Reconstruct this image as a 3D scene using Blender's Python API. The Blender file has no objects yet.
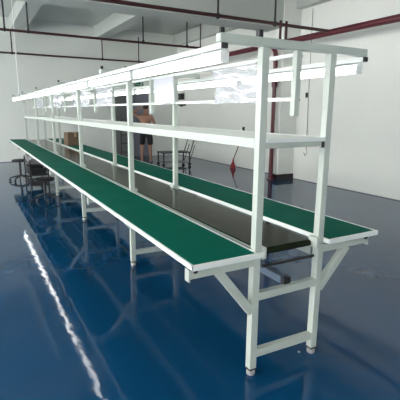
import bpy, bmesh, math, random
from mathutils import Vector, Matrix
random.seed(7)
C = bpy.context.scene.collection
SC = bpy.context.scene
L = 1.947          # distance from one frame to the next
W = 0.465          # gap between the two rows of posts
NB = 5             # bays

# ---------------------------------------------------------------- materials
def mat(name, col, rough=.5, metal=0, spec=.5, coat=0, noise=0, nscale=5, bump=0, bscale=20, rvar=0, emit=None, alpha=1, stretch=None):
    m = bpy.data.materials.new(name); m.use_nodes = True
    nt = m.node_tree; b = nt.nodes['Principled BSDF']
    b.inputs['Base Color'].default_value = (*col, 1)
    b.inputs['Roughness'].default_value = rough
    b.inputs['Metallic'].default_value = metal
    b.inputs['Specular IOR Level'].default_value = spec
    b.inputs['Coat Weight'].default_value = coat
    if alpha < 1: b.inputs['Alpha'].default_value = alpha
    if emit:
        b.inputs['Emission Color'].default_value = (*emit[0], 1)
        b.inputs['Emission Strength'].default_value = emit[1]
    if noise or bump or rvar:
        tc = nt.nodes.new('ShaderNodeTexCoord')
        mp = nt.nodes.new('ShaderNodeMapping'); nt.links.new(tc.outputs['Object'], mp.inputs['Vector'])
        if stretch: mp.inputs['Scale'].default_value = stretch
        def nz(s, d=4):
            n = nt.nodes.new('ShaderNodeTexNoise'); n.inputs['Scale'].default_value = s; n.inputs['Detail'].default_value = d
            nt.links.new(mp.outputs['Vector'], n.inputs['Vector']); return n
        if noise:
            n = nz(nscale); mx = nt.nodes.new('ShaderNodeMix'); mx.data_type = 'RGBA'
            mx.inputs[6].default_value = (*[c * (1 - noise) for c in col], 1)
            mx.inputs[7].default_value = (*[min(1, c * (1 + noise)) for c in col], 1)
            nt.links.new(n.outputs['Fac'], mx.inputs[0]); nt.links.new(mx.outputs[2], b.inputs['Base Color'])
        if rvar:
            n = nz(nscale * 1.7); mr = nt.nodes.new('ShaderNodeMapRange')
            mr.inputs['To Min'].default_value = max(0, rough - rvar); mr.inputs['To Max'].default_value = rough + rvar
            nt.links.new(n.outputs['Fac'], mr.inputs['Value']); nt.links.new(mr.outputs['Result'], b.inputs['Roughness'])
        if bump:
            n = nz(bscale, 3); bp = nt.nodes.new('ShaderNodeBump'); bp.inputs['Strength'].default_value = bump
            bp.inputs['Distance'].default_value = .02
            nt.links.new(n.outputs['Fac'], bp.inputs['Height']); nt.links.new(bp.outputs['Normal'], b.inputs['Normal'])
    return m

M = dict(
    steel=mat('white_powder_coat', (.45, .495, .455), .42, noise=.05, nscale=3),
    trim=mat('white_edge_profile', (.72, .76, .74), .35),
    green=mat('green_laminate', (.0, .100, .066), .5, spec=.02, noise=.14, nscale=2.2, rvar=.08),
    belt=mat('dark_belt_rubber', (.011, .016, .007), .16, spec=.12, noise=.25, nscale=6, rvar=.05, bump=.03, bscale=14),
    floor=mat('blue_epoxy', (.0035, .047, .122), .055, spec=.32, noise=.3, nscale=.55, rvar=.02, bump=.085, bscale=5.5),
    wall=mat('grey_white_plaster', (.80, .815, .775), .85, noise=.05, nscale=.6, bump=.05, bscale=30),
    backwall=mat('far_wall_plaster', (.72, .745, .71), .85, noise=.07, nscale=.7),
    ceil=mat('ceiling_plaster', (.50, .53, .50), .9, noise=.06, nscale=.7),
    base=mat('dark_skirting_paint', (.03, .02, .022), .4),
    red=mat('red_pipe_paint', (.095, .008, .017), .35),
    dred=mat('dark_red_pipe_paint', (.045, .008, .009), .4),
    paper=mat('white_paper', (.62, .63, .70), .6),
    ductp=mat('blue_grey_painted_metal', (.10, .14, .20), .35),
    rod=mat('dark_steel_rod', (.03, .028, .03), .5, metal=.3),
    black=mat('black_plastic', (.012, .012, .014), .45),
    chrome=mat('zinc_steel', (.5, .5, .48), .35, metal=.5),
    tube=mat('lit_tube_diffuser', (.9, .9, .9), .4, emit=((1, 1, .97), 8.0)),
    housing=mat('lamp_housing_white', (.82, .85, .84), .3),
    door=mat('grey_steel_door', (.13, .14, .135), .5, noise=.08, nscale=2),
    door2=mat('bluish_grey_steel_door', (.17, .175, .21), .45, noise=.08, nscale=2),
    card=mat('brown_cardboard', (.13, .085, .055), .8, noise=.15, nscale=8),
    tape=mat('packing_tape', (.35, .27, .17), .3),
    redp=mat('red_plastic', (.30, .01, .012), .4),
    exitg=mat('exit_sign_green', (.0, .10, .05), .4, emit=((0, .5, .22), .02)),
    white=mat('white_plastic', (.8, .8, .8), .4),
    greyp=mat('grey_plastic_crate', (.20, .19, .21), .5),
    skin=mat('skin', (.36, .19, .13), .55, noise=.06, nscale=9),
    cloth=mat('black_cotton', (.012, .012, .016), .9),
    hair=mat('black_hair', (.01, .009, .009), .7),
    lino=mat('window_frame_paint', (.6, .62, .62), .4),
)
def plastic_film():
    m = bpy.data.materials.new('clear_plastic_film'); m.use_nodes = True; nt = m.node_tree
    for n in list(nt.nodes): nt.nodes.remove(n)
    o = nt.nodes.new('ShaderNodeOutputMaterial'); t = nt.nodes.new('ShaderNodeBsdfTransparent')
    g = nt.nodes.new('ShaderNodeBsdfGlossy'); g.inputs['Roughness'].default_value = .12
    d = nt.nodes.new('ShaderNodeBsdfTranslucent'); d.inputs['Color'].default_value = (.85, .87, .95, 1)
    df = nt.nodes.new('ShaderNodeBsdfDiffuse'); df.inputs['Color'].default_value = (.85, .87, .95, 1)
    a = nt.nodes.new('ShaderNodeMixShader'); a.inputs[0].default_value = .6
    nt.links.new(d.outputs[0], a.inputs[1]); nt.links.new(df.outputs[0], a.inputs[2])
    b = nt.nodes.new('ShaderNodeMixShader'); b.inputs[0].default_value = .3
    nt.links.new(a.outputs[0], b.inputs[1]); nt.links.new(g.outputs[0], b.inputs[2])
    c = nt.nodes.new('ShaderNodeMixShader'); c.inputs[0].default_value = .36
    nt.links.new(t.outputs[0], c.inputs[1]); nt.links.new(b.outputs[0], c.inputs[2])
    nt.links.new(c.outputs[0], o.inputs['Surface']); return m
M['film'] = plastic_film()

# ---------------------------------------------------------------- mesh helpers
def box(bm, x0, x1, y0, y1, z0, z1):
    v = [bm.verts.new(p) for p in ((x0,y0,z0),(x1,y0,z0),(x1,y1,z0),(x0,y1,z0),(x0,y0,z1),(x1,y0,z1),(x1,y1,z1),(x0,y1,z1))]
    for f in ((3,2,1,0),(4,5,6,7),(0,1,5,4),(1,2,6,5),(2,3,7,6),(3,0,4,7)): bm.faces.new([v[i] for i in f])
    return bm
def bar(bm, a, b, w, h, up=(0,0,1)):
    """rectangular tube between two points, w across, h along up"""
    a = Vector(a); b = Vector(b); d = (b-a).normalized(); up = Vector(up)
    s = d.cross(up)
    if s.length < 1e-4: s = d.cross(Vector((0,1,0)))
    s.normalize(); u = s.cross(d).normalized()
    vs = []
    for p in (a, b):
        for i, j in ((-1,-1),(1,-1),(1,1),(-1,1)): vs.append(bm.verts.new(p + s*i*w/2 + u*j*h/2))
    for f in ((0,1,2,3),(7,6,5,4),(0,4,5,1),(1,5,6,2),(2,6,7,3),(3,7,4,0)): bm.faces.new([vs[i] for i in f])
    return bm
def tube(bm, pts, r, n=12, cap=True):
    pts = [Vector(p) for p in pts]; rings = []
    for i, p in enumerate(pts):
        d = (pts[min(i+1, len(pts)-1)] - pts[max(i-1, 0)]).normalized()
        s = d.cross(Vector((0,0,1)))
        if s.length < 1e-3: s = d.cross(Vector((0,1,0)))
        s.normalize(); u = s.cross(d)
        rr = r[i] if isinstance(r, (list, tuple)) else r
        rings.append([bm.verts.new(p + (s*math.cos(t) + u*math.sin(t))*rr) for t in [2*math.pi*k/n for k in range(n)]])
    for a, b in zip(rings, rings[1:]):
        for k in range(n): bm.faces.new((a[k], a[(k+1)%n], b[(k+1)%n], b[k]))
    if cap: bm.faces.new(rings[0][::-1]); bm.faces.new(rings[-1])
    return bm
def extrude_profile(bm, prof, a, b, axis='y'):
    """closed profile (x,z) swept from y=a to y=b (or profile (y,z) swept along x)"""
    f = (lambda p, t: (p[0], t, p[1])) if axis == 'y' else (lambda p, t: (t, p[0], p[1]))
    r0 = [bm.verts.new(f(p, a)) for p in prof]; r1 = [bm.verts.new(f(p, b)) for p in prof]; n = len(prof)
    for k in range(n): bm.faces.new((r0[k], r0[(k+1)%n], r1[(k+1)%n], r1[k]))
    bm.faces.new(r0[::-1]); bm.faces.new(r1); return bm
def obj(name, bm, m, parent=None, bevel=0, smooth=False):
    bmesh.ops.recalc_face_normals(bm, faces=bm.faces)
    me = bpy.data.meshes.new(name); bm.to_mesh(me); bm.free()
    me.materials.append(M[m] if isinstance(m, str) else m)
    if smooth:
        for p in me.polygons: p.use_smooth = True
    o = bpy.data.objects.new(name, me); C.objects.link(o)
    if parent: o.parent = parent
    if bevel:
        b = o.modifiers.new('bevel', 'BEVEL'); b.width = bevel; b.segments = 2; b.limit_method = 'ANGLE'
    return o
def NB_(): return bmesh.new()
def tag(o, label, cat, group=None):
    o['label'] = label; o['category'] = cat
    if group: o['group'] = group
    return o
def thing(name, label, cat, loc=(0,0,0), rz=0, group=None):
    o = bpy.data.objects.new(name, None); C.objects.link(o); o.location = loc; o.rotation_euler = (0,0,rz)
    return tag(o, label, cat, group)
def struct(name, bm, m, bevel=0):
    o = obj(name, bm, m, bevel=bevel); o['kind'] = 'structure'; return o
def dup(root, loc, label, rz=None):
    r = root.copy(); C.objects.link(r); r.location = loc; r['label'] = label
    if rz is not None: r.rotation_euler = (0,0,rz)
    for ch in list(root.children):
        c = ch.copy(); C.objects.link(c); c.parent = r
        for g in list(ch.children):
            d = g.copy(); C.objects.link(d); d.parent = c
    return r

# ---------------------------------------------------------------- the hall
XL, XR, YN, YF, ZS, ZB = -7.0, 5.1, -8.0, 11.4, 3.95, 3.6
struct('floor', box(NB_(), XL-.3, XR+.3, YN-.3, YF+.3, -.1, 0), 'floor')
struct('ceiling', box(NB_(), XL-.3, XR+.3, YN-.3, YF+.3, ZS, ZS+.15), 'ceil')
bm = NB_(); box(bm, XR, XR+.25, YN, YF, 0, ZS); struct('wall_right', bm, 'wall')
# far wall with a double steel door
DX0, DX1, DZ = 2.70, 4.10, 2.10
bm = NB_(); box(bm, XL, DX0, YF, YF+.25, 0, ZS); box(bm, DX1, XR, YF, YF+.25, 0, ZS); box(bm, DX0, DX1, YF, YF+.25, DZ, ZS)
struct('wall_far', bm, 'backwall')
bm = NB_(); box(bm, DX0, DX0+.05, YF-.03, YF+.14, 0, DZ); box(bm, DX1-.05, DX1, YF-.03, YF+.14, 0, DZ)
box(bm, DX0, DX1, YF-.03, YF+.14, DZ-.05, DZ); box(bm, 3.33, 3.45, YF-.02, YF+.14, 0, DZ-.05)
struct('trim_1', bm, 'lino')
bm = NB_(); box(bm, DX0+.05, 3.33, YF+.05, YF+.10, .0, DZ-.05)
for z in (.35, .95, 1.55): box(bm, DX0+.13, 3.25, YF+.035, YF+.05, z-.25, z+.22)
d1 = struct('door_1', bm, 'door', .004)
obj('door_handle', bar(NB_(), (3.27, YF+.02, .95), (3.27, YF+.02, 1.13), .025, .03, (0,1,0)), 'black', d1)
bm = NB_(); box(bm, 3.45, DX1-.05, YF+.05, YF+.10, .0, DZ-.05)
for z in (.35, .95, 1.55): box(bm, 3.53, DX1-.13, YF+.035, YF+.05, z-.25, z+.22)
d2 = struct('door_2', bm, 'door2', .004)
obj('door_handle', bar(NB_(), (3.51, YF+.02, .95), (3.51, YF+.02, 1.13), .025, .03, (0,1,0)), 'black', d2)
# left and near walls: rows of big windows that let the daylight in
def window_wall(name, fixed, lo, hi, along, inner, thick, spans, first):
    bm = NB_(); z0, z1 = .9, 3.45
    def wb(a, b, c, d):
        if along == 'y': box(bm, fixed, fixed+thick, a, b, c, d)
        else: box(bm, a, b, fixed, fixed+thick, c, d)
    wb(lo, hi, 0, z0); wb(lo, hi, z1, ZS)
    e = lo
    for a, b in spans: wb(e, a, z0, z1); e = b
    wb(e, hi, z0, z1)
    struct(name, bm, 'wall')
    for k, (a, b) in enumerate(spans):
        f = NB_(); m_ = fixed + thick/2
        def fb(p, q, c, d):
            if along == 'y': box(f, m_-.03, m_+.03, p, q, c, d)
            else: box(f, p, q, m_-.03, m_+.03, c, d)
        fb(a, b, z0, z0+.06); fb(a, b, z1-.06, z1); fb(a, b, 2.6, 2.65)
        for j in range(4):
            q = a + (b-a)*j/3; q = min(max(q, a+.03), b-.03); fb(q-.03, q+.03, z0+.06, 2.6); fb(q-.03, q+.03, 2.65, z1-.06)
        struct('window_%d' % (first+k), f, 'lino')
window_wall('wall_left', XL-.25, YN, YF, 'y', 1, .25, [(-5.5, -3.2), (-2.6, .6), (1.1, 4.4), (4.9, 8.2), (8.6, 11.0)], 1)
window_wall('wall_near', YN-.25, XL, XR, 'x', 1, .25, [(-6.3, -4.0)], 6)
# beams
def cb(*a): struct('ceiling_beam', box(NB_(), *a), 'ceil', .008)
cb(XL, 4.64, 5.45, 6.0, 3.2, ZS)
cb(XL, XR, -1.2, -.65, 3.2, ZS)
for x0, x1 in ((-.05, .30), (2.28, 2.65)):
    cb(x0, x1, 6.0, YF, ZB, ZS); cb(x0, x1, -.65, 5.45, ZB, ZS)
cb(XR-.16, XR, 6.0, YF, ZB, ZS); cb(XR-.16, XR, -.65, 5.45, ZB, ZS)
cb(-4.6, -4.25, 6.0, YF, ZB, ZS); cb(-4.6, -4.25, -.65, 5.45, ZB, ZS)
struct('column', box(NB_(), 4.64, XR, 5.42, 5.70, 0, ZS-.01), 'wall', .006)
struct('trim_2', box(NB_(), 4.625, XR, 5.405, 5.715, 0, .12), 'base')
struct('baseboard_right', box(NB_(), XR-.01, XR, YN, YF, 0, .012), 'greyp')
struct('baseboard_far', box(NB_(), XL, DX0, YF-.01, YF, 0, .015), 'greyp')

# ---------------------------------------------------------------- sprinkler pipes
PG = 'sprinkler pipes under the ceiling'
def pipe(a, b, r, label, m, rods, top, joints=()):
    t = thing('sprinkler_pipe', label, 'pipe', (0,0,0), 0, PG)
    obj('pipe_run', tube(NB_(), [a, b], r, 14), m, t, smooth=False)
    for p in rods:
        obj('hanger_rod', tube(NB_(), [(p[0], p[1], a[2]-r-.02), (p[0], p[1], p[2] if len(p) > 2 else top)], .016, 8), 'rod', t)
        obj('pipe_clamp', tube(NB_(), [(p[0]-.02 if a[1]==b[1] else p[0], p[1] if a[1]==b[1] else p[1]-.02, a[2]), (p[0]+.02 if a[1]==b[1] else p[0], p[1] if a[1]==b[1] else p[1]+.02, a[2])], r+.012, 14), 'rod', t)
    for q, c in joints:
        obj('coupling', tube(NB_(), [q, c], r+.012, 14), m, t)
    return t
pipe((4.42, -7.9, 2.87), (4.42, 11.2, 2.84), .055, 'thick red main pipe running along the right-hand wall', 'red',
     [(4.42, y, ZS) for y in (-5.5, -2.8, .2, 1.7)] + [(4.42, 8.6, ZS)], ZS, [((4.42, y, 2.865), (4.42, y+.12, 2.865)) for y in (-1, 1.6, 7.3)])
p1 = pipe((-6.9, 3.9, 2.87), (4.36, 3.9, 2.87), .026, 'dark red cross pipe nearest the camera, meeting the thick red main', 'dred',
     [(x, 3.9) for x in (-4.5, -2.3, 2.11, 3.18)], ZS)
for x in (3.3, 3.42):
    obj('drop_pipe', tube(NB_(), [(x, 3.9, 2.93), (x, 3.9, 2.62)], .022, 10), 'dred', p1)
pipe((-6.9, 7.8, 3.05), (4.42, 7.8, 3.03), .026, 'dark cross pipe just beyond the big ceiling beam, second from the camera', 'dred',
     [(x, 7.8) for x in (-4.3, -2.3, -.47, -.03, 2.46, 3.6)], ZS)
pipe((-6.9, 11.25, 3.02), (4.42, 11.25, 3.01), .024, 'thin dark cross pipe lowest in view, close along the far wall', 'dred',
     [(x, 11.25) for x in (-4.4, -2.3)] + [(-.03, 11.25, 3.68), (2.49, 11.25, 3.62), (3.66, 11.25, 3.75)], ZS)
rs = thing('riser_pipe', 'thick red vertical pipe standing just left of the column', 'pipe', (4.535, 5.52, 0))
obj('pipe_run', tube(NB_(), [(0,0,.02), (0,0,2.66), (-.02,0,2.74), (-.07,0,2.80)], .05, 14), 'red', rs)
obj('floor_flange', tube(NB_(), [(0,0,0), (0,0,.025)], .085, 16), 'red', rs)
for z in (.9, 2.0): obj('coupling', tube(NB_(), [(0,0,z), (0,0,z+.12)], .062, 14), 'red', rs)

# ---------------------------------------------------------------- support frames
t = .045; h = t/2
FG = 'white steel frames carrying the assembly line'
fr = thing('support_frame', 'white steel frame at the near end of the line, all its members in full view', 'frame', (0,0,0), 0, FG)
for x in (0, W):
    lg = obj('leg', box(NB_(), x-h, x+h, -h, h, .042, .715), 'steel', fr, .003)
    f = NB_(); tube(f, [(x,0,0),(x,0,.004),(x,0,.022),(x,0,.026)], [.022,.025,.025,.02], 18); tube(f, [(x,0,.02),(x,0,.05)], .012, 8)
    obj('levelling_foot', f, 'chrome', lg)
    obj('leg_cap', box(NB_(), x-h-.001, x+h+.001, -h-.001, h+.001, .034, .044), 'black', lg)
    ux = x + (.006 if x == 0 else -.004)
    po = obj('post', box(NB_(), ux-h+.001, ux+h-.001, -h+.001, h-.001, .715, 1.785), 'steel', fr, .003)
    s = 1 if x == 0 else -1
    cl = NB_(); box(cl, ux+s*.0225-.004, ux+s*.0225+.018*s+.004, -.035, .035, .70, .765) if s > 0 else box(cl, ux-.0445, ux-.0185, -.035, .035, .70, .765)
    obj('clamp_plate', cl, 'steel', po, .002)
    bt = NB_(); tube(bt, [(ux+s*.03, -.035, .73), (ux+s*.03, -.042, .73)], .006, 6); obj('bolt', bt, 'chrome', po)
obj('crossbar', bar(NB_(), (h, 0, .478), (W-h, 0, .480), t-.005, t), 'steel', fr, .003)
obj('crossbar', bar(NB_(), (h, 0, .130), (W-h, 0, .122), t-.005, t), 'steel', fr, .003)
tb = obj('top_beam', box(NB_(), -.25, W+.25, -h, h, 1.785, 1.827), 'steel', fr, .003)
for x in (-.252, W+.252): obj('end_cap', box(NB_(), x-.003, x+.003, -h+.002, h-.002, 1.787, 1.825), 'steel', tb)
obj('cap_clip', box(NB_(), -.035, -.012, -.016, .012, 1.827, 1.86), 'black', tb)
obj('cap_clip', box(NB_(), -.246, -.226, -.008, .008, 1.827, 1.852), 'black', tb)
for x0, x1, e in ((-.41, -h, 0), (W+h, W+.412, 1)):
    am = obj('bench_arm', box(NB_(), x0, x1, -h, h, .665, .712), 'steel', fr, .003)
    ex = x0 if not e else x1
    obj('arm_cap', box(NB_(), ex-.004, ex+.004, -h+.001, h-.001, .650, .716), 'steel', am)
    xs = x0+.03 if not e else x1-.03
    obj('bench_clamp', box(NB_(), xs-.009, xs+.009, -h-.012, -h-.001, .698, .7245), 'black', am)
# (the nearest left arm carries the bench corner, braces run down to the legs)
obj('brace', bar(NB_(), (-.235, 0, .668), (-.018, 0, .395), .042, t, (1,0,1)), 'steel', fr, .003)
obj('brace', bar(NB_(), (W+.235, 0, .668), (W+.018, 0, .43), .042, t, (-1,0,1)), 'steel', fr, .003)
obj('shelf_support', box(NB_(), h+.006, W-h-.004, -.014, .014, 1.292, 1.326), 'steel', fr, .002)
hg = obj('hanging_bar', box(NB_(), .222-.017, .222+.017, -.018, .018, 1.455, 1.785), 'steel', fr, .003)
for z in (1.76, 1.54): obj('bolt', tube(NB_(), [(.239, 0, z), (.25, 0, z)], .009, 8), 'black', hg)
words = ['second frame from the near end, straddling the belt past the first shelf bay',
         'third frame from the near end, right of the left-hand bench seam',
         'fourth frame from the near end, the cardboard box beyond it',
         'fifth frame from the near end, next to last of the line',
         'white steel frame at the far end of the line, smallest in view']
words = ['white steel ' + w if not w.startswith('white') else w for w in words]
for k in range(1, NB+1): dup(fr, (0, L*k, 0), words[k-1])
Y1 = L*NB

# ---------------------------------------------------------------- benches
BG = 'green bench tops along both sides of the belt'
y0 = -.065; seg = 2.457
edges = [y0, 2.39, 4.86, 7.32, Y1+.10]
def bench(side, k):
    ya, yb = edges[k]+.0012, edges[k+1]-.0012
    if side < 0: xa, xb = -.415, -.022; nm = 'left-hand'
    else: xa, xb = W+.022, W+.442; nm = 'right-hand'
    wd = ['nearest panel, its white front corner in full view', 'second panel from the near end', 'third panel from the near end', 'far end panel'][k]
    t = thing('bench_top', 'long green topped white edged %s bench, %s' % (nm, wd), 'workbench', (0, 0, 0), 0, BG)
    obj('bench_panel', box(NB_(), xa+.012, xb-.012, ya+(.012 if k == 0 else 0), yb-(.012 if k == 3 else 0), .727, .750), 'green', t)
    e = NB_()
    prof = lambda x, s: [(x, .725), (x, .7515), (x+s*.0105, .7515), (x+s*.0105, .750), (x+s*.009, .750), (x+s*.009, .727), (x+s*.0105, .727), (x+s*.0105, .725)]
    o = obj('edge_trim', extrude_profile(NB_(), prof(xa, 1), ya, yb), 'trim', t)
    o = obj('edge_trim', extrude_profile(NB_(), prof(xb, -1), ya, yb), 'trim', t)
    if k == 0:
        a2, b2 = (xa, xb+.036) if side < 0 else (xb-.415, xb)
        obj('edge_trim', extrude_profile(NB_(), [(ya-.002, .725), (ya-.002, .752), (ya+.012, .752), (ya+.012, .725)], a2, b2, 'x'), 'trim', t)
    if k == 3: obj('edge_trim', box(NB_(), xa, xb, yb-.012, yb, .725, .7515), 'trim', t)
    u = NB_(); box(u, xa+.05, xa+.08, ya+.08, yb-.05, .7125, .727); box(u, xb-.08, xb-.05, ya+.08, yb-.05, .7125, .727)
    obj('underside_batten', u, 'steel', t)
for s in (-1, 1):
    for k in range(4): bench(s, k)

# ---------------------------------------------------------------- conveyor
cv = thing('belt_conveyor', 'dark glossy conveyor belt running between the two green benches', 'conveyor', (0, 0, 0))
bm = NB_(); xa, xb = .048, W-.045; r = .020; zc = .720
pr = [(.03 - r*math.sin(a), zc + r*math.cos(a)) for a in [math.pi*i/10 for i in range(11)]]
pr2 = [(Y1-.02 + r*math.sin(a), zc - r*math.cos(a)) for a in [math.pi*i/10 for i in range(11)]]
extrude_profile(bm, pr + pr2, xa, xb, 'x'); obj('belt', bm, 'belt', cv)
for x0, x1 in ((.0335, .0465), (W-.0395, W-.0285)):
    obj('side_rail', box(NB_(), x0, x1, .03, Y1-.03, .645, .733), 'steel', cv, .002)
obj('return_roller', tube(NB_(), [(.047, -.004, .648), (W-.04, -.004, .648)], .0085, 12), 'rod', cv)
obj('slider_plate', box(NB_(), xa+.003, xb-.003, .06, Y1-.06, .690, .697), 'steel', cv)
dc = thing('cable_duct', 'grey metal cable duct hanging lengthwise beneath the belt', 'duct', (0,0,0))
obj('channel', box(NB_(), .212, .268, .03, Y1-.2, .501, .545), 'ductp', dc, .002)
obj('end_plug', box(NB_(), .216, .264, .0, .03, .504, .542), 'black', dc)
for y in (.5, 1.6): obj('duct_strap', box(NB_(), .208, .272, y, y+.02, .501, .55), 'chrome', dc)

# ---------------------------------------------------------------- shelf
SG = 'white shelf sections above the belt'
sw = ['nearest, its folded end in full view', 'second from the near end', 'third from the near end', 'fourth from the near end', 'smallest, at the far end']
for k in range(NB):
    t = thing('shelf_section', 'white metal shelf section over the belt, ' + sw[k], 'shelf', (0, L*k, 0), 0, SG)
    a, b = .0232, L-.0232
    dk = box(NB_(), -.012, W+.012, a, b, 1.331, 1.337)
    if k == 0: box(dk, .032, W-.030, -.018, a, 1.331, 1.337)
    obj('deck', dk, 'steel', t)
    obj('front_lip', box(NB_(), -.015, -.007, a, b, 1.293, 1.343), 'steel', t, .002)
    obj('rear_lip', box(NB_(), W+.007, W+.015, a, b, 1.293, 1.340), 'trim', t, .002)
    if k == 0: obj('end_lip', box(NB_(), .032, W-.030, -.026, -.018, 1.322, 1.342), 'trim', t)
    br = NB_()
    bmw = box(br, W-.048, W-.031, -.024, -.016, 1.285, 1.318)
    if k == 0: obj('bracket', br, 'black', t)
    else: br.free()

# ---------------------------------------------------------------- lamp rails, lamps, hanging rails
XF, XG = -.235, W+.25
for x, nm in ((XF, 'left-hand'), (XG-.012, 'right-hand')):
    t = thing('lamp_rail', 'long white rail under the beam ends carrying the %s row of lamps' % nm, 'rail', (0,0,0), 0, 'lamp rails')
    obj('channel', box(NB_(), x-.02, x+.02, -.02, Y1+.12, 1.757, 1.7835), 'trim', t, .002)
    obj('end_plug', box(NB_(), x-.016, x+.016, -.028, -.021, 1.759, 1.783), 'black', t)
lamp0 = None; LG = 'tube lamps hung along both lamp rails'
ordn = ['nearest', 'second', 'third', 'fourth', 'fifth', 'sixth', 'seventh', 'eighth']
for side, x in (('left-hand', XF), ('right-hand', XG-.012)):
    for k in range(8):
        ya = -.03 + 1.218*k if x < 0 else .01 + 1.218*k
        lb = 'lit white tube lamp, %s of the %s row' % (ordn[k] if k == 0 else ordn[k] + ' from the near end' if k < 7 else 'smallest and farthest', side)
        if lamp0 is None:
            lamp0 = thing('tube_lamp', lb, 'lamp', (x, ya, 1.755), 0, LG)
            obj('housing', box(NB_(), -.019, .019, .004, 1.152, -.015, -.0035), 'housing', lamp0, .003)
            d = NB_(); pr = [(-.021, -.015)] + [(-.021*math.cos(a), -.036-.021*math.sin(a)) for a in [math.pi*i/8 for i in range(9)]] + [(.021, -.015)]
            extrude_profile(d, pr, .012, 1.144); obj('diffuser', d, 'tube', lamp0)
            for q in (0, 1.144): obj('end_cap', box(NB_(), -.023, .023, q, q+.012, -.059, -.003), 'housing', lamp0, .003)
            for q in (.16, .98): obj('hanging_clip', box(NB_(), -.0235, .0235, q, q+.012, -.018, -.001), 'chrome', lamp0)
        else: dup(lamp0, (x, ya, 1.755), lb)
for z, nm in ((1.765, 'upper'), (1.543, 'lower')):
    t = thing('hanging_rail', '%s white rail along the middle of the line, above the shelf' % nm, 'rail', (0,0,0), 0, 'middle rails')
    for k in range(NB):
        obj('rail_tube', box(NB_(), .209, .235, L*k+.019, L*(k+1)-.019, z-.010, z+.010), 'trim', t, .003)

# clear film sheets over the upper middle rail
def sheet(y0, y1, label, seed, zb=1.535, puff=.02, m='film'):
    rnd = random.Random(seed); ny, nz = 26, 18; g = {}
    bm = NB_(); ph = [rnd.uniform(0, 6.28) for _ in range(6)]
    for i in range(ny+1):
        for j in range(nz+1):
            u, w = i/ny, j/nz; y = y0+(y1-y0)*u; z = 1.752+(zb-1.752)*w
            dx = puff*(.35+.65*w)*(math.sin(5*u+ph[0]+2*w)*.6+math.sin(11*u+ph[1]-4*w)*.3+math.sin(17*w+ph[2]+6*u)*.2)
            g[i,j] = bm.verts.new((.185+dx, y + .01*math.sin(6*w+ph[3])*w, z + .008*math.sin(9*u+ph[4])*w))
    for i in range(ny):
        for j in range(nz): bm.faces.new((g[i,j], g[i+1,j], g[i+1,j+1], g[i,j+1]))
    t = thing('plastic_sheet', label, 'plastic sheet', (0,0,0), 0, 'clear sheets hanging from the middle rail')
    o = obj('film', bm, m, t, smooth=True)
    s = o.modifiers.new('s', 'SOLIDIFY'); s.thickness = .0012
    obj('header_strip', box(NB_(), .182, .2085, y0, y1, 1.750, 1.758), 'trim', t)
sheet(.30, .78, 'crinkled clear plastic sheet hanging in the nearest bay, beside the near left post', 1, 1.532, .03)
sheet(1.40, 1.80, 'opaque white sheet hanging just this side of the second frame', 2, 1.535, .006, 'paper')
sheet(3.05, 3.7, 'clear plastic sheet hanging left of the second front post, before the third frame', 3)
sheet(4.05, 5.1, 'wide clear plastic sheet hanging just past the third frame', 4)
sheet(5.95, 7.2, 'clear plastic sheet hanging past the fourth frame', 5)
sheet(7.95, 9.2, 'clear plastic sheet hanging in the far end bay', 6)

# thin wire from the ceiling down to the left lamp rail at its far end
wr = thing('suspension_wire', 'thin white wire from ceiling to the far end of the left lamp rail', 'wire', (0,0,0))
obj('wire', tube(NB_(), [(XF, 8.4, 1.80), (XF, 8.4, ZS)], .011, 6), 'white', wr)
obj('wire_clip', box(NB_(), XF-.012, XF+.012, 8.385, 8.415, 1.7835, 1.81), 'black', wr)

# ---------------------------------------------------------------- small things in the hall
bx = thing('cardboard_box', 'brown cardboard box standing on the far part of the right-hand bench', 'box', (.675, 7.45, .7515), .12)
obj('carton', box(NB_(), -.16, .16, -.13, .13, 0, .27), 'card', bx, .003)
obj('tape', box(NB_(), -.025, .025, -.1312, .1312, .18, .2712), 'tape', bx)
for i, (x, y, s, lb) in enumerate(((.60, 8.25, .05, 'small black tool lying on the right-hand bench beyond the cardboard box'), (.66, 8.9, .06, 'small black tool farthest away on the right-hand bench'))):
    q = thing('hand_tool', lb, 'tool', (x, y, .7515), .4*i, 'small tools on the far bench')
    b = NB_(); tube(b, [(-s, 0, .018), (s*.4, 0, .018)], .018, 10); obj('handle', b, 'black', q)
    b = NB_(); tube(b, [(s*.4, 0, .018), (s*1.5, 0, .018)], [.007, .004], 8); obj('shaft', b, 'chrome', q)

# red broom leaning on the right wall
dp = thing('broom', 'red broom with a dark handle leaning on the right-hand wall', 'broom', (4.84, 7.5, 0), 0)
b = NB_(); lv = [(.0, .035, .13, 0), (.04, .036, .125, .003), (.09, .032, .10, .008), (.14, .026, .055, .013), (.18, .020, .028, .018)]
rg = []
for z, dx, dy, o_ in lv:
    rg.append([b.verts.new((o_ + dx*math.cos(a_)*(1 if abs(math.cos(a_)) > .3 else 1), dy*math.sin(a_) + z*.10, z)) for a_ in [2*math.pi*i/16 for i in range(16)]])
for p_, q_ in zip(rg, rg[1:]):
    for i in range(16): b.faces.new((p_[i], p_[(i+1)%16], q_[(i+1)%16], q_[i]))
b.faces.new(rg[0][::-1]); b.faces.new(rg[-1]); obj('bristles', b, 'redp', dp)
b = NB_(); tube(b, [(.018, .018, .16), (.024, .024, .25)], [.028, .016], 12); obj('socket', b, 'redp', dp)
b = NB_(); tube(b, [(.024, .024, .23), (.225, .06, .62)], .011, 10); obj('handle', b, 'dred', dp)

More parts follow.
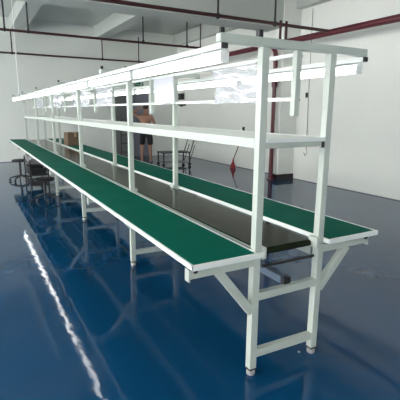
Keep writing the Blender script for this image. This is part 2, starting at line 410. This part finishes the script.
# things on the walls
def wallbox(x, y, z, sy, sz, dx, name, label, cat, m='black'):
    q = thing(name, label, cat, (x, y, z)); obj('case', box(NB_(), -dx, -.001, -sy/2, sy/2, -sz/2, sz/2), m, q, .004); return q
w = wallbox(XR, 11.05, 1.97, .34, .20, .12, 'switch_box', 'dark switch box high on the right-hand wall near the far corner', 'switch box')
obj('lever', box(NB_(), -.15, -.12, -.03, .03, -.05, .05), 'greyp', w)
w = wallbox(XR, 11.0, 1.70, .44, .06, .10, 'wall_bracket', 'thin dark bracket on the wall just under the switch box', 'bracket')
obj('support_arm', box(NB_(), -.10, -.02, -.01, .01, -.06, -.03), 'black', w)
w = wallbox(XR, 7.4, 1.045, .07, .10, .03, 'wall_socket', 'small black wall socket left of the near left post', 'socket')
obj('plug', box(NB_(), -.05, -.03, -.02, .02, -.02, .03), 'black', w)
w = wallbox(XR, 5.21-.1, 1.84, .05, .10, .03, 'cable_clip', 'small dark clip on the wall just right of the nearest hanging bar', 'clip')
obj('clip_tongue', box(NB_(), -.04, -.03, -.01, .01, -.06, -.02), 'greyp', w)
cw = thing('pull_cord', 'thin grey cable hanging down the right-hand wall by the column', 'cable', (0,0,0))
obj('cable', tube(NB_(), [(XR-.012, 5.08, 3.55), (XR-.012, 5.06, 2), (XR-.012, 5.03, .72)], .006, 6), 'greyp', cw)
obj('hook', tube(NB_(), [(XR-.012, 5.03, .72), (XR-.012, 5.0, .62), (XR-.012, 5.06, .56), (XR-.012, 5.10, .63)], .008, 6), 'greyp', cw)
for nm, loc, rz, lb in (('over', (3.72, YF, 2.33), 0, 'green exit sign above the steel doors in the far wall'),
                        ('side', (XR, 10.2, 2.56), math.pi/2*-1, 'dark green exit sign high on the right-hand wall')):
    e = thing('exit_sign', lb, 'exit sign', loc, rz, 'green exit signs')
    if nm == 'over': f = lambda b, a0, a1, z0, z1, d0, d1: box(b, a0, a1, -d1, -d0, z0, z1)
    else: f = lambda b, a0, a1, z0, z1, d0, d1: box(b, a0, a1, -d1, -d0, z0, z1)
    obj('case', f(NB_(), -.185, .125, -.062, .062, .001, .03), 'exitg', e)
    b = NB_(); f(b, -.15, -.03, -.008, .008, .030, .033)
    v = [b.verts.new(p) for p in ((-.15, -.033, .035), (-.15, -.033, -.035), (-.18, -.033, 0))]; b.faces.new(v)
    obj('arrow', b, 'white', e)
    b = NB_()
    tube(b, [(.07, -.032, .045), (.07, -.034, .045)], .014, 10)
    bar(b, (.06, -.032, .028), (.045, -.032, -.01), .003, .022, (1,0,0)); bar(b, (.045, -.032, -.01), (.08, -.032, -.05), .003, .012, (1,0,0))
    bar(b, (.045, -.032, -.01), (.0, -.032, -.04), .003, .012, (1,0,0)); bar(b, (.06, -.032, .025), (.015, -.032, .01), .003, .01, (1,0,0))
    obj('running_figure', b, 'white', e)
sc_ = NB_(); v = [sc_.verts.new(p) for p in ((-.008,-.006,.0005),(.009,-.004,.0005),(.006,.008,.003),(-.006,.006,.0035))]; f_ = sc_.faces.new(v)
r_ = bmesh.ops.extrude_face_region(sc_, geom=[f_]); bmesh.ops.translate(sc_, vec=(0,0,.002), verts=[q for q in r_['geom'] if isinstance(q, bmesh.types.BMVert)])
o = obj('paper_scrap', sc_, 'white'); o.location = (.395, .03, 0); tag(o, 'tiny white paper scrap on the floor beside the near right foot', 'paper scrap')

# black platform trolley with folded handle near the far right wall
tr = thing('platform_trolley', 'low black trolley with an upright tube handle near the right-hand wall', 'trolley', (3.72, 8.72, 0), -.08)
b = NB_(); box(b, -.46, .36, -.26, .26, .36, .385); obj('deck', b, 'black', tr, .004)
b = NB_(); box(b, -.42, .30, -.22, .22, .085, .10); obj('lower_deck', b, 'greyp', tr, .004)
for x in (-.43, .33):
    for y in (-.23, .23):
        lg = obj('leg', box(NB_(), x-.015, x+.015, y-.015, y+.015, .09, .36), 'black', tr)
        obj('caster', tube(NB_(), [(x, y-.015, .045), (x, y+.015, .045)], .045, 14), 'black', lg)
b = NB_(); tube(b, [(.36, -.22, .37), (.48, -.22, .76), (.48, .22, .76), (.36, .22, .37)], .014, 8); obj('handle', b, 'black', tr)
b = NB_(); tube(b, [(.34, -.2, .10), (.50, -.2, .56)], .011, 8); tube(b, [(.34, .2, .10), (.50, .2, .56)], .011, 8); obj('handle_brace', b, 'black', tr)

# two wheeled black sack truck beside the man
hc = thing('sack_truck', 'thin black upright sack truck standing left of the man', 'trolley', (2.70, 9.95, 0), -.5)
b = NB_()
for x in (-.13, .13): tube(b, [(x, 0, .12), (x, .03, 1.12), (x*.9, .0, 1.22)], .014, 8)
for z in (.3, .55, .8, 1.05): tube(b, [(-.13, .02, z), (.13, .02, z)], .011, 8)
tube(b, [(-.117, 0, 1.22), (.117, 0, 1.22)], .016, 8); obj('frame', b, 'black', hc)
obj('toe_plate', box(NB_(), -.16, .16, -.22, .0, .02, .03), 'black', hc)
for x in (-.17, .17): obj('wheel', tube(NB_(), [(x-.018, .05, .10), (x+.018, .05, .10)], .10, 18), 'black', hc)

# storage rack and stools under the far part of the left bench
rk = thing('storage_rack', 'dark wheeled rack under the far part of the left-hand bench', 'rack', (-.21, 6.7, 0), 0)
for x in (-.16, .14):
    for y in (-.42, .42): obj('upright', box(NB_(), x-.012, x+.012, y-.012, y+.012, .06, .60), 'black', rk)
for z in (.12, .30, .5): obj('rack_shelf', box(NB_(), -.172, .152, -.432, .432, z, z+.014), 'black', rk)
for x in (-.16, .14):
    for y in (-.42, .42): obj('caster', tube(NB_(), [(x-.01, y, .03), (x+.01, y, .03)], .03, 12), 'black', rk)
def crate(loc, lb, m='greyp', s=(.13, .18, .12)):
    c = thing('crate', lb, 'crate', loc, 0, 'plastic crates on the dark rack')
    a, d, hh = s; b = NB_()
    box(b, -a, a, -d, d, 0, .01); box(b, -a, -a+.008, -d, d, .01, hh); box(b, a-.008, a, -d, d, .01, hh)
    box(b, -a+.008, a-.008, -d, -d+.008, .01, hh); box(b, -a+.008, a-.008, d-.008, d, .01, hh); obj('body', b, m, c)
    b = NB_(); box(b, -a-.008, -a, -d-.008, d+.008, hh-.02, hh); box(b, a, a+.008, -d-.008, d+.008, hh-.02, hh)
    box(b, -a, a, -d-.008, -d, hh-.02, hh); box(b, -a, a, d, d+.008, hh-.02, hh); obj('rim', b, m, c)
crate((-.22, 6.48, .514), 'grey crate on top of the dark rack, the nearer one')
crate((-.22, 6.92, .514), 'grey crate on top of the dark rack, the farther one')
crate((-.22, 6.48, .314), 'black crate on the middle rack shelf, the nearer one', 'black')
crate((-.22, 6.92, .314), 'black crate on the middle rack shelf, the farther one', 'black')
def stool(loc, rz, lb, seat=.42):
    s = thing('swivel_stool', lb, 'stool', loc, rz, 'swivel stools by the left-hand bench')
    obj('seat', tube(NB_(), [(0,0,seat-.05),(0,0,seat-.045),(0,0,seat-.01),(0,0,seat)], [.12,.15,.16,.13], 22), 'black', s)
    obj('column', tube(NB_(), [(0,0,.10),(0,0,seat-.05)], .022, 12), 'black', s)
    for k in range(5):
        a = 2*math.pi*k/5; c, n = math.cos(a), math.sin(a)
        g = obj('base_arm', tube(NB_(), [(0,0,.12),(.22*c,.22*n,.07)], [.022,.014], 8), 'black', s)
        obj('caster', tube(NB_(), [(.22*c-.01*n,.22*n+.01*c,.028),(.22*c+.01*n,.22*n-.01*c,.028)], .028, 12), 'black', g)
stool((-.40, 7.75, 0), .3, 'black swivel stool farthest left, beyond the dark rack', .46)
stool((-.28, 5.35, 0), .8, 'black swivel stool this side of the dark rack, by the fourth frame', .40)

# ---------------------------------------------------------------- the man
def skin_mesh(chains, levels=1):
    """chains: lists of (x,y,z,r); first vert of later chains may name an existing vert by index"""
    me = bpy.data.meshes.new('tmp'); vs = []; es = []; rs = []
    for ch in chains:
        prev = None
        for q in ch:
            if isinstance(q, int): prev = q; continue
            vs.append(q[:3]); rs.append(q[3]); i = len(vs)-1
            if prev is not None: es.append((prev, i))
            prev = i
    me.from_pydata(vs, es, []); o = bpy.data.objects.new('tmp', me); C.objects.link(o)
    mo = o.modifiers.new('skin', 'SKIN'); mo.use_smooth_shade = True
    sv = me.skin_vertices[0].data
    for i, r in enumerate(rs): sv[i].radius = (r, r) if not isinstance(r, tuple) else r
    sv[0].use_root = True
    s = o.modifiers.new('sub', 'SUBSURF'); s.levels = levels; s.render_levels = levels
    dg = bpy.context.evaluated_depsgraph_get(); out = bpy.data.meshes.new_from_object(o.evaluated_get(dg))
    bpy.data.objects.remove(o); return out
def mesh_obj(name, me, m, parent):
    me.materials.clear(); me.materials.append(M[m]); me.name = name
    for p in me.polygons: p.use_smooth = True
    o = bpy.data.objects.new(name, me); C.objects.link(o); o.parent = parent; return o
man = thing('person', 'bare-chested person in black shorts standing by the steel doors, one arm raised', 'person', (3.22, 9.65, 0), -.5085)
# local axes: x to the photo's right, +y away from the camera (he faces away)
ch = [
 [(0,0,.90,(.135,.10)), (0,.01,1.02,(.13,.085)), (0,.0,1.16,(.17,.11)), (0,-.01,1.29,(.155,.095)), (0,.0,1.375,(.07,.06)), (0,.02,1.43,.055),
  (0,.03,1.50,(.07,.085)), (0,.03,1.58,(.078,.095)), (0,.03,1.645,.05)],                      # 0..8
 [3, (-.17,0,1.315,.055), (-.27,-.0,1.36,.045), (-.38,.04,1.42,.038), (-.29,.07,1.50,.032), (-.20,.08,1.56,.024), (-.165,.08,1.575,.028)],   # 9..14
 [3, (.17,0,1.315,.055), (.235,-.01,1.19,.044), (.27,.01,1.07,.036), (.245,.12,.98,.031), (.20,.20,.93,.023), (.18,.235,.92,.028)],         # 15..20
 [0, (-.095,0,.82,.085), (-.11,.01,.66,.072), (-.12,.0,.47,.052), (-.125,-.02,.32,.05), (-.13,-.01,.10,.033), (-.13,.02,.045,.036), (-.14,.15,.03,.030)],   # 21..27
 [0, (.095,0,.82,.085), (.11,.01,.66,.072), (.115,.03,.47,.052), (.12,.0,.32,.05), (.125,.0,.10,.033), (.125,.03,.045,.036), (.135,.16,.03,.030)],
 [7, (-.085,.02,1.565,.018)], [7, (.085,.02,1.565,.018)], [6, (0,.125,1.535,.014)],
]
for base, c, sx in ((14, (-.165,.08,1.575), -1), (20, (.18,.235,.92), 1)):
    for k, ln in enumerate((.055, .066, .072, .066)):
        oz = (k-1.5)*.017
        if sx < 0: ch.append([base, (c[0]+.02, c[1]+oz, c[2]+.01, .0085), (c[0]+.02+ln*.55, c[1]+oz, c[2]+.022, .008), (c[0]+.02+ln*.9, c[1]+oz-.01, c[2]+.008, .007)])
        else: ch.append([base, (c[0]-.008, c[1]+.022, c[2]+oz, .0085), (c[0]-.02, c[1]+.022+ln*.55, c[2]+oz, .008), (c[0]-.04, c[1]+.02+ln*.9, c[2]+oz, .007)])
    ch.append([base, (c[0], c[1]-.03*(1 if sx < 0 else -.4), c[2]+(-.01 if sx < 0 else .035), .0095), (c[0]+.02*(-sx), c[1]-.045*(1 if sx < 0 else -.9), c[2]+(0 if sx < 0 else .05), .008)])
mesh_obj('body', skin_mesh(ch, 1), 'skin', man)
ch = [[(0,0,.93,(.15,.115)), (0,0,.99,(.145,.10))],
      [0, (-.10,0,.82,.10), (-.115,.01,.68,.092), (-.12,.005,.50,.085)],
      [0, (.10,0,.82,.10), (.115,.01,.68,.092), (.118,.02,.50,.085)]]
mesh_obj('shorts', skin_mesh(ch, 1), 'cloth', man)
ch = [[(0,.0,1.52,(.078,.08)), (0,.01,1.59,(.092,.105)), (0,.02,1.655,(.075,.085))]]
mesh_obj('hair', skin_mesh(ch, 2), 'hair', man)
for s_ in (-1, 1):
    x = -.13 if s_ < 0 else .125
    b = NB_(); tube(b, [(x, -.06, .012), (x+s_*.004, .05, .012), (x+s_*.01, .20, .012)], [.035, .042, .03], 12); bmesh.ops.scale(b, vec=(1,1,.28), verts=b.verts)
    bmesh.ops.translate(b, vec=(0,0,.010), verts=b.verts); obj('sandal', b, 'black', man)
b = NB_()
for s_ in (-.03, .03): bmesh.ops.create_uvsphere(b, u_segments=10, v_segments=8, radius=.011, matrix=Matrix.Translation((s_, .118, 1.565)))
obj('eyes', b, 'white', man)
obj('mouth', bar(NB_(), (-.022, .118, 1.487), (.022, .118, 1.487), .012, .008), 'redp', man)

# ---------------------------------------------------------------- light
wd = bpy.data.worlds.new('sky'); SC.world = wd; wd.use_nodes = True
bg = wd.node_tree.nodes['Background']; bg.inputs['Color'].default_value = (1, 1, .98, 1); bg.inputs['Strength'].default_value = 11.0
# added fill lamps below the slab, out of view, to brighten the hall
for k, (x, y) in enumerate(((-4.5, -4.5), (-1.2, -4.5), (2.2, -4.5), (-4.5, 2.5), (-4.5, 7.5))):
    ld = bpy.data.lights.new('fill_lamp', 'AREA'); ld.shape = 'RECTANGLE'; ld.size = 1.2; ld.size_y = .3; ld.energy = 25
    ld.color = (.95, 1, .97)
    lo = bpy.data.objects.new('fill_lamp', ld); C.objects.link(lo); lo.location = (x, y, ZS-.4)
    lo['label'] = 'added fill lamp under the ceiling out of view'; lo['category'] = 'lamp'; lo['group'] = 'added fill lamps out of view'

# ---------------------------------------------------------------- camera
cd = bpy.data.cameras.new('camera'); cam = bpy.data.objects.new('camera', cd); C.objects.link(cam)
r = Vector((.87431, -.48530, .00831)); u = Vector((.09445, .18690, .97783)); w = Vector((.47609, .85414, -.20924))
mx = Matrix.Identity(4)
for i in range(3): mx[i][0] = r[i]; mx[i][1] = u[i]; mx[i][2] = -w[i]
mx[0][3], mx[1][3], mx[2][3] = -1.2926, -1.7034, 1.4743
cam.matrix_world = mx; cd.sensor_width = 36; cd.lens = 412.12/400*36; cd.clip_start = .05
SC.camera = cam
SC.view_settings.view_transform = 'Standard'; SC.view_settings.look = 'None'
SC.view_settings.exposure = .2; SC.view_settings.gamma = 1; SC.view_settings.use_curve_mapping = False
